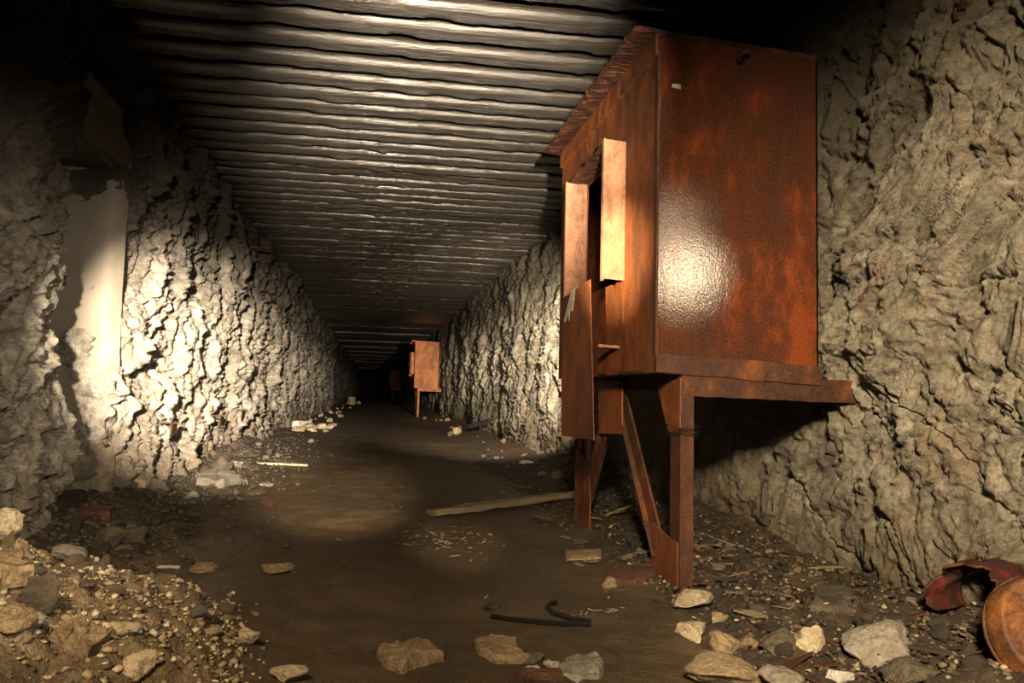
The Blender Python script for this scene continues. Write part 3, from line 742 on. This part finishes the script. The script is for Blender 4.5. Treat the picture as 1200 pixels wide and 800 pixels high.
plank('stone_bar', pa, pb+np.array([0, 0, 0.01]), 0.045, 0.03, M_ST_TAN, 'tan bar-shaped stone at the left end of the heap', 'stone', 6, 0.004)
pa = on_floor(70, 744); pb = on_floor(112, 768)
plank('brick', pa, pb, 0.05, 0.035, M_ST_TAN, 'brown broken brick lying slantwise on the heap', 'brick', 8, 0.004)
pa = on_floor(338, 500); pb = on_floor(352, 500)
plank('block', pa+np.array([0.10, 0, 0]), pb+np.array([0.10, 0, 0]), 0.12, 0.09, M_WHITE, 'white block standing at the back of the pale pile by the left wall', 'block', 4, 0.004)
# black strip of rubber
pts = [on_floor(x, y)+np.array([0, 0, 0.008]) for x, y in ((576, 725), (600, 729), (630, 732), (660, 734), (692, 734))]
pts2 = [on_floor(x, y)+np.array([0, 0, 0.012]) for x, y in ((692, 733), (668, 729), (648, 722), (641, 716), (645, 711), (652, 710))]
MB().tube(pts, 0.007, 6).tube(pts2, 0.006, 6).build('rubber_strip', M_BLACK, None, smooth=True, label='black bent rubber strip lying in the foreground', category='strip')
# small can far down on the left
pc = on_floor(412, 474)
m = MB().tube([(0, 0, 0), (0, 0, 0.04), (0, 0, 0.30), (0, 0, 0.33)], [0.15, 0.16, 0.16, 0.13], 14)
m.build('bucket', M_ST_TAN, None, smooth=False, label='small pale bucket standing far down by the left wall', category='bucket').location = pc

# ------------------------------------------------------------------ torn drum, lower right
dr = empty('steel_drum', (1.475, 1.60, float(floor_h(1.475, 1.60))-0.045), 'torn red-painted steel drum lying by the wall, lower right', 'drum')
def shell(r, x0, x1, a0, a1, na, nx, warp, seed):
    A, Xx = np.meshgrid(np.linspace(a0, a1, na), np.linspace(0, 1, nx), indexing='ij')
    rr = r*(1+warp*fbm(A*1.2, Xx*2, 0, seed, 3))
    edge = 0.04*fbm(A*3, 0*A, 0, seed+5, 3)
    X = x0+(x1-x0)*Xx+edge*(1-Xx)
    v = np.stack([X, -rr*np.sin(A), rr*np.cos(A)], -1).reshape(-1, 3)
    me = npmesh('shell', v, grid_faces(na, nx)); return me
def add_shell(name, me, material, parent, loc, rot, th=0.003):
    o = link(name, me, material, parent, True); o.location = loc; o.rotation_euler = rot
    md = o.modifiers.new('thick', 'SOLIDIFY'); md.thickness = th; md.offset = 0; return o
add_shell('barrel_shell', shell(0.112, 0.02, 0.15, math.radians(-110), math.radians(62), 44, 16, 0.10, 3), M_RED, dr, (0.03, 0.10, 0.105), (0.05, -0.06, 0.22))
add_shell('torn_sheet', shell(0.13, -0.06, 0.14, math.radians(118), math.radians(205), 28, 16, 0.16, 9), M_RUST_BROWN, dr, (0.02, 0.06, 0.155), (0.05, 0.10, 0.16))
sh = [c for c in dr.children if c.name.startswith('barrel_shell')][0]
co_ = [sh.data.vertices[k*16].co.copy() for k in range(44)]
m = MB().tube(co_, 0.0042, 6)
rim = m.build('rim', M_RUST_BROWN, dr, smooth=True); rim.location = sh.location; rim.rotation_euler = sh.rotation_euler
ld = empty('drum_lid', (1.43, 1.42, float(floor_h(1.43, 1.42))-0.03), 'orange rusty round drum lid leaning at the right edge', 'lid')
v, f = [], []
nA = 48
for r_, h_ in ((0.001, 0.046), (0.052, 0.044), (0.102, 0.038), (0.107, 0.045), (0.113, 0.040), (0.118, 0.0), (0.130, -0.010)):
    for i in range(nA):
        a = 2*math.pi*i/nA; k = 1+0.03*math.sin(3*a+1)
        v.append((r_*k*math.cos(a), r_*k*math.sin(a), h_+0.004*math.sin(5*a)*(r_ > 0.1)))
for q in range(6):
    for i in range(nA):
        j = (i+1) % nA; f.append((q*nA+i, q*nA+j, (q+1)*nA+j, (q+1)*nA+i))
o = link('dish', pymesh('dish', v, f), rust_material('rust_lid', dark=(0.035, 0.014, 0.006), mid=(0.10, 0.036, 0.011), hot=(0.19, 0.068, 0.016), scale=2), ld, True)
o.location = (0.065, 0.02, 0.105); o.rotation_euler = (math.radians(62), 0.0, math.radians(-28))
md = o.modifiers.new('thick', 'SOLIDIFY'); md.thickness = 0.003
m = MB(); m.tube([(0.131*math.cos(a), 0.131*math.sin(a), -0.010) for a in np.linspace(0, 2*math.pi, 49)], 0.004, 6)
rm = m.build('rolled_edge', M_RUST_BROWN, ld, smooth=True); rm.location = o.location; rm.rotation_euler = o.rotation_euler

# ------------------------------------------------------------------ iron bits in the walls
def wall_x(side, y, z):
    return XL+float(disp_left(np.array([y]), np.array([z]))[0]) if side < 0 else XR-float(disp_right(np.array([y]), np.array([z]))[0])
def bracket(px, py, label, size=1.0, side=-1):
    p = at(px, py, X=XL+0.03 if side < 0 else XR-0.03); x = wall_x(side, p[1], p[2])
    t = empty('wall_bracket', (x, p[1], p[2]), label, 'bracket', 'rusty stub brackets along the left wall')
    s = -side
    MB().box((-0.03*s, -0.02*size, -0.008), (0.12*s*size, 0.02*size, 0.0), (4, 1, 1)).build('arm', M_RUST_BROWN, t, jitter=0.002)
    MB().prism([(-0.06*size, -0.09*size), (0.06*size, -0.07*size), (0.08*size, 0.0), (-0.05*size, 0.0)], 0, 0.085*s*size, 0.093*s*size).build('drop_plate', M_RUST_DARK, t, jitter=0.002)
    return t
bracket(185, 494, 'rusty bracket low on the left wall, nearest after the recess')
bracket(246, 486, 'second rusty bracket low on the left wall')
bracket(278, 480, 'third rusty bracket low on the left wall, before the pale pilaster', 1.1)
bracket(316, 480, 'fourth rusty bracket low on the left wall, just past the pale pilaster', 1.2)
bracket(343, 472, 'fifth rusty bracket low on the left wall', 1.3)
bracket(360, 470, 'sixth and farthest rusty bracket low on the left wall', 1.4)
p = at(298, 290, X=XL+0.03); x = wall_x(-1, p[1], p[2])
t = empty('wall_bracket', (x, p[1], p[2]), 'rusty arm sticking out high on the left wall under the ceiling', 'bracket')
MB().box((-0.05, -0.03, -0.012), (0.20, 0.03, 0.012), (6, 1, 1)).build('arm', M_RUST_BROWN, t, jitter=0.003)
MB().box((-0.01, -0.05, -0.06), (0.012, 0.05, 0.06)).build('wall_plate', M_RUST_DARK, t, jitter=0.002)
# hooks high on the right wall
p = at(1020, 68, X=XR-0.02); x = wall_x(1, p[1], p[2])
t = empty('iron_strap', (x, p[1], p[2]), 'dark rusty iron strap hanging on the upper right wall beside the cabinet', 'strap')
MB().prism([(-0.012, -0.07), (0.014, -0.07), (0.022, -0.02), (0.010, 0.07), (-0.004, 0.07), (-0.020, -0.02)], 0, -0.014, -0.006).build('strap', M_RUST_DARK, t, jitter=0.0015)
MB().tube([(0.02, 0, -0.072), (-0.015, 0, -0.074), (-0.030, 0, -0.070)], 0.010, 8).build('bolt', M_RUST_DARK, t)
p = at(1130, 18, X=XR-0.02); x = wall_x(1, p[1], p[2])
t = empty('iron_hook', (x, p[1], p[2]), 'small dark iron hook at the top of the right wall', 'hook')
MB().tube([(0.03, 0, 0.03), (-0.02, 0, 0.03), (-0.026, 0, 0.0), (-0.028, -0.01, -0.016), (-0.03, -0.03, -0.012)], 0.0045, 7).build('hook_rod', M_RUST_DARK, t, smooth=True)
MB().box((-0.006, -0.014, 0.012), (0.01, 0.014, 0.048)).build('wall_plate', M_RUST_DARK, t, bevel=0.002)
for k, (px, py) in enumerate(((1020, 350), (1097, 316))):
    p = at(px, py, X=XR-0.02); x = wall_x(1, p[1], p[2])
    t = MB().tube([(0.03, 0, 0.004), (-0.006, 0, 0.0), (-0.012, 0, -0.006)], [0.006, 0.006, 0.004], 7).build('nail_stub', M_RUST_SIDE, None, label=['orange rusty nail stub in the right wall beside the cabinet', 'rusty nail stub in the right wall, higher and further right'][k], category='nail')
    t.location = (x, p[1], p[2])

# ------------------------------------------------------------------ scattered small pieces (one mesh of each kind, copied)
def scatter(name, n_, region, meshes, label, cat, group, smin, smax, material, keep=None, flat=(0.5, 0.9), sink=0.25):
    k = 0
    for _ in range(n_*12):
        if k >= n_: break
        x, y = region()
        if keep is not None and not keep(x, y): continue
        s = random.uniform(smin, smax)*random.uniform(0.6, 1.0)
        o = bpy.data.objects.new(name, random.choice(meshes)); COL.objects.link(o)
        fz = random.uniform(*flat)
        z = float(ground_h(x, y))+(0.008 if x > 1.0 or (x < -0.9 and y > 2.6) else 0.0); o.location = (x, y, z+s*fz*(1-2*sink))
        o.scale = (s*random.uniform(0.8, 1.3), s*random.uniform(0.7, 1.1), s*fz)
        o.rotation_euler = (random.uniform(-0.3, 0.3), random.uniform(-0.3, 0.3), random.uniform(0, 6.28))
        o['label'] = label; o['category'] = cat; o['group'] = group; k += 1
def variants_of(material, seeds, sub=2, cuts=8, rough=0.12):
    out = []
    for s in seeds:
        me = stone_mesh(s, sub, cuts, rough); me.materials.append(material); out.append(me)
    return out
heap_reg = lambda: (random.gauss(-0.75, 0.38), random.gauss(1.85, 0.30))
inside = lambda x, y: XL+0.05 < x < XR-0.08
keep_heap = lambda x, y: XL+0.05 < x < -0.1 and 1.3 < y < 2.6 and float(floor_h(x, y)) > 0.035
VP_ = variants_of(M_ST_PALE, (301, 302, 303, 304)); VT = variants_of(M_ST_TAN, (311, 312, 313, 314)); VD = variants_of(M_ST_DARK, (321, 322, 323, 324)); VG = variants_of(M_ST_GREY, (331, 332, 333))
scatter('rubble_stone', 60, heap_reg, VT, 'small tan stone bedded in the rubble heap, lower left', 'stone', 'tan stones of the heap', 0.012, 0.034, None, keep_heap)
scatter('rubble_stone', 45, heap_reg, VP_, 'small pale stone bedded in the rubble heap, lower left', 'stone', 'pale stones of the heap', 0.010, 0.028, None, keep_heap)
scatter('rubble_stone', 30, heap_reg, VG, 'small grey stone bedded in the rubble heap, lower left', 'stone', 'grey stones of the heap', 0.012, 0.036, None, keep_heap)
right_reg = lambda: (random.uniform(0.95, 1.62), random.uniform(1.45, 2.9))
left_reg = lambda: (random.uniform(-1.25, -0.75), 2.6+abs(random.gauss(0, 3.2)))
scatter('litter_stone', 46, right_reg, VD, 'small dark stone in the litter along the right wall', 'stone', 'dark stones along the right wall', 0.012, 0.035, None, inside)
scatter('litter_stone', 22, right_reg, VT, 'small tan stone in the litter along the right wall', 'stone', 'tan stones along the right wall', 0.010, 0.026, None, inside)
scatter('litter_stone', 40, left_reg, VD, 'small dark stone lying along the foot of the left wall', 'stone', 'dark stones along the left wall', 0.015, 0.055, None, inside)
scatter('litter_stone', 24, left_reg, VG, 'small grey stone lying along the foot of the left wall', 'stone', 'grey stones along the left wall', 0.012, 0.045, None, inside)
far_r = lambda: (random.uniform(1.05, 1.55), random.uniform(4.6, 17))
scatter('litter_stone', 30, far_r, VT, 'small tan stone along the right wall beyond the near cabinet', 'stone', 'stones along the far right wall', 0.015, 0.06, None, inside)
far_l = lambda: (random.uniform(-1.15, -0.6), random.uniform(9, 40))
scatter('litter_stone', 30, far_l, VP_, 'pale stone along the left wall far down the passage', 'stone', 'stones along the far left wall', 0.03, 0.09, None, inside)

def flake_mesh(seed):
    r = np.random.default_rng(seed); n_ = 7
    an = np.sort(r.uniform(0, 6.28, n_)); ra = r.uniform(0.5, 1.0, n_)
    m = MB().prism([(ra[i]*math.cos(an[i]), ra[i]*math.sin(an[i])*0.55) for i in range(n_)], 2, -0.5, 0.5)
    return pymesh('flake', m.v, m.f)
def flakes(material, seeds):
    out = []
    for s in seeds:
        me = flake_mesh(s); me.materials.append(material); out.append(me)
    return out
FW = flakes(M_WOOD, (1, 2, 3)); FR = flakes(M_RUST_BROWN, (4, 5, 6)); FD = flakes(M_ST_DARK, (7, 8, 9)); FP = flakes(M_WHITE, (10, 11, 12))
def scatter_flakes(name, n_, region, meshes, label, cat, group, smin, smax):
    for _ in range(n_):
        x, y = region()
        if not inside(x, y): continue
        s = random.uniform(smin, smax)
        o = bpy.data.objects.new(name, random.choice(meshes)); COL.objects.link(o)
        o.location = (x, y, float(floor_h(x, y))+s*0.06+0.003+(0.014 if x > 0.95 or x < -0.88 else 0.0))
        o.scale = (s*random.uniform(0.8, 1.6), s*random.uniform(0.5, 1.0), s*random.uniform(0.06, 0.14))
        o.rotation_euler = (random.uniform(-0.25, 0.25), random.uniform(-0.25, 0.25), random.uniform(0, 6.28))
        o['label'] = label; o['category'] = cat; o['group'] = group
scatter_flakes('wood_chip', 46, right_reg, FW, 'splintered wood chip in the litter along the right wall', 'chip', 'wood chips along the right wall', 0.015, 0.06)
scatter_flakes('rust_flake', 36, right_reg, FR, 'flake of rust in the litter along the right wall', 'flake', 'rust flakes along the right wall', 0.015, 0.055)
scatter_flakes('bark_flake', 46, right_reg, FD, 'dark flat flake in the litter along the right wall', 'flake', 'dark flakes along the right wall', 0.02, 0.07)
under = lambda: (random.uniform(0.75, 1.55), random.uniform(2.6, 4.6))
scatter_flakes('wood_chip', 40, under, FW, 'wood chip in the litter under and behind the near cabinet stand', 'chip', 'wood chips under the stand', 0.012, 0.05)
scatter_flakes('bark_flake', 40, under, FD, 'dark flake in the litter under and behind the near cabinet stand', 'flake', 'dark flakes under the stand', 0.02, 0.07)
scatter_flakes('bark_flake', 40, left_reg, FD, 'dark flat flake along the foot of the left wall', 'flake', 'dark flakes along the left wall', 0.02, 0.08)
spill = lambda: (random.gauss(0.32, 0.12), random.gauss(3.18, 0.13))
scatter_flakes('plaster_chip', 110, spill, FP, 'tiny white plaster chip spilled in the middle of the floor', 'chip', 'white chips spilled before the plank', 0.005, 0.017)
spill2 = lambda: (random.gauss(0.65, 0.06), random.gauss(2.10, 0.03))
scatter_flakes('plaster_chip', 22, spill2, FP, 'tiny white plaster chip in the patch beside the black strip', 'chip', 'white chips beside the black strip', 0.004, 0.012)
allf = lambda: (random.uniform(-1.0, 1.2), 1.9+abs(random.gauss(0, 3.5)))
scatter_flakes('plaster_chip', 90, allf, FP, 'tiny white chip scattered singly over the mud floor', 'chip', 'white chips strewn over the floor', 0.004, 0.014)

# the heap's own loose body
gx, gy = np.meshgrid(np.linspace(XL-0.05, 0.05, 260), np.linspace(0.9, 2.75, 330), indexing='ij')
link('rubble_mound', npmesh('rubble_mound', np.stack([gx, gy, mound_h(gx, gy)], -1).reshape(-1, 3), grid_faces(260, 330)), stone_material('rubble_tan', (0.07, 0.049, 0.026), (0.20, 0.145, 0.08), (0.38, 0.29, 0.18), 16), None, False, kind='stuff', label='tan heap of crumbled plaster and gravel, lower left', category='rubble')
# dark soil and rotten litter at the foot of both walls
def litter_mat(side, y0, y1, label):
    xx = np.linspace(0.62, XR+0.02, 120) if side > 0 else np.linspace(XL-0.03, -0.45, 100)
    yy_ = logspace(y0, y1, 0.007)
    A, B = np.meshgrid(xx, yy_, indexing='ij')
    inn = (sstep(0.80, 1.10, A+0.16*fbm(A*3, B*3, 0, 610, 3)) if side > 0 else sstep(-0.72, -1.0, A+0.16*fbm(A*3, B*3, 0, 611, 3)))*sstep(y1, y1*0.7, B)
    e1, c1 = worley(A*17, B*17, 620); e2, c2 = worley(A*45, B*45, 630)
    Hh = floor_h(A, B)-0.012+inn*(0.017+0.016*(c1-0.3)+0.010*(c2-0.5)+0.008*fbm(A*14, B*14, 0, 640, 3))
    link('soil_litter', npmesh('soil_litter', np.stack([A, B, Hh], -1).reshape(-1, 3), grid_faces(len(xx), len(yy_))), M_LITTER, None, False, kind='stuff', label=label, category='litter')
M_LITTER = stone_material('litter_soil', (0.018, 0.012, 0.007), (0.055, 0.037, 0.020), (0.115, 0.080, 0.045), 13)
litter_mat(1, 1.0, 9.0, 'dark soil and rotten litter along the foot of the right wall')
litter_mat(-1, 2.2, 14.0, 'dark soil and crumbs along the foot of the left wall')
# gravel and crumbs: too many to count
def gravel(name, pts, sizes, material, label):
    v0, f0 = ICO[1]; n_ = len(pts)
    r = np.random.default_rng(5)
    base = v0[None]*(1+0.28*r.normal(size=(n_, len(v0), 1)))
    sc = np.stack([r.uniform(0.7, 1.4, n_), r.uniform(0.7, 1.2, n_), r.uniform(0.4, 0.9, n_)], -1)*sizes[:, None]
    an = r.uniform(0, 6.28, n_); c, s = np.cos(an), np.sin(an)
    b = base*sc[:, None, :]
    x = b[..., 0]*c[:, None]-b[..., 1]*s[:, None]; y = b[..., 0]*s[:, None]+b[..., 1]*c[:, None]
    V = np.stack([x, y, b[..., 2]], -1)+pts[:, None, :]
    Fc = (f0[None]+(np.arange(n_)*len(v0))[:, None, None]).reshape(-1, 3)
    return link(name, npmesh(name, V.reshape(-1, 3), Fc), material, None, False, kind='stuff', label=label, category='gravel')
r = np.random.default_rng(9)
def pts_in(n_, fx, fy, ok):
    x = fx(n_*3); y = fy(n_*3); h = floor_h(x, y); k = ok(x, y, h); x, y, h = x[k][:n_], y[k][:n_], h[k][:n_]
    return np.stack([x, y, h+0.0], -1)
P1 = pts_in(7000, lambda n_: r.normal(-0.75, 0.40, n_), lambda n_: r.normal(1.85, 0.33, n_), lambda x, y, h: (x > XL) & (x < 0.05) & (h > 0.02+0.03*r.random(len(h))) & (y > 1.2))
P1[:, 2] = ground_h(P1[:, 0], P1[:, 1])+0.002
gravel('gravel', P1, r.uniform(0.0025, 0.0095, len(P1))*r.uniform(0.5, 1.2, len(P1)), gravel_material('gravel_tan', [(0.0, (0.06, 0.042, 0.024)), (0.35, (0.16, 0.115, 0.065)), (0.7, (0.30, 0.23, 0.14)), (1.0, (0.52, 0.44, 0.31))]), 'loose tan gravel covering the rubble heap')
P2 = pts_in(5000, lambda n_: r.uniform(0.9, 1.66, n_), lambda n_: 1.4+np.abs(r.normal(0, 1.3, n_)), lambda x, y, h: x < XR)
P2[:, 2] += 0.013*sstep(0.85, 1.1, P2[:, 0])
gravel('gravel', P2, r.uniform(0.003, 0.010, len(P2)), gravel_material('gravel_dark', [(0.0, (0.015, 0.010, 0.006)), (0.5, (0.05, 0.034, 0.019)), (0.9, (0.13, 0.095, 0.055)), (1.0, (0.34, 0.27, 0.18))]), 'dark crumbs of litter along the right wall')
P3 = pts_in(2600, lambda n_: -1.25+np.abs(r.normal(0, 0.28, n_)), lambda n_: 2.4+np.abs(r.normal(0, 3.2, n_)), lambda x, y, h: x > XL)
P3[:, 2] += 0.011
gravel('gravel', P3, r.uniform(0.004, 0.014, len(P3)), M_ST_DARK, 'dark crumbs along the foot of the left wall')
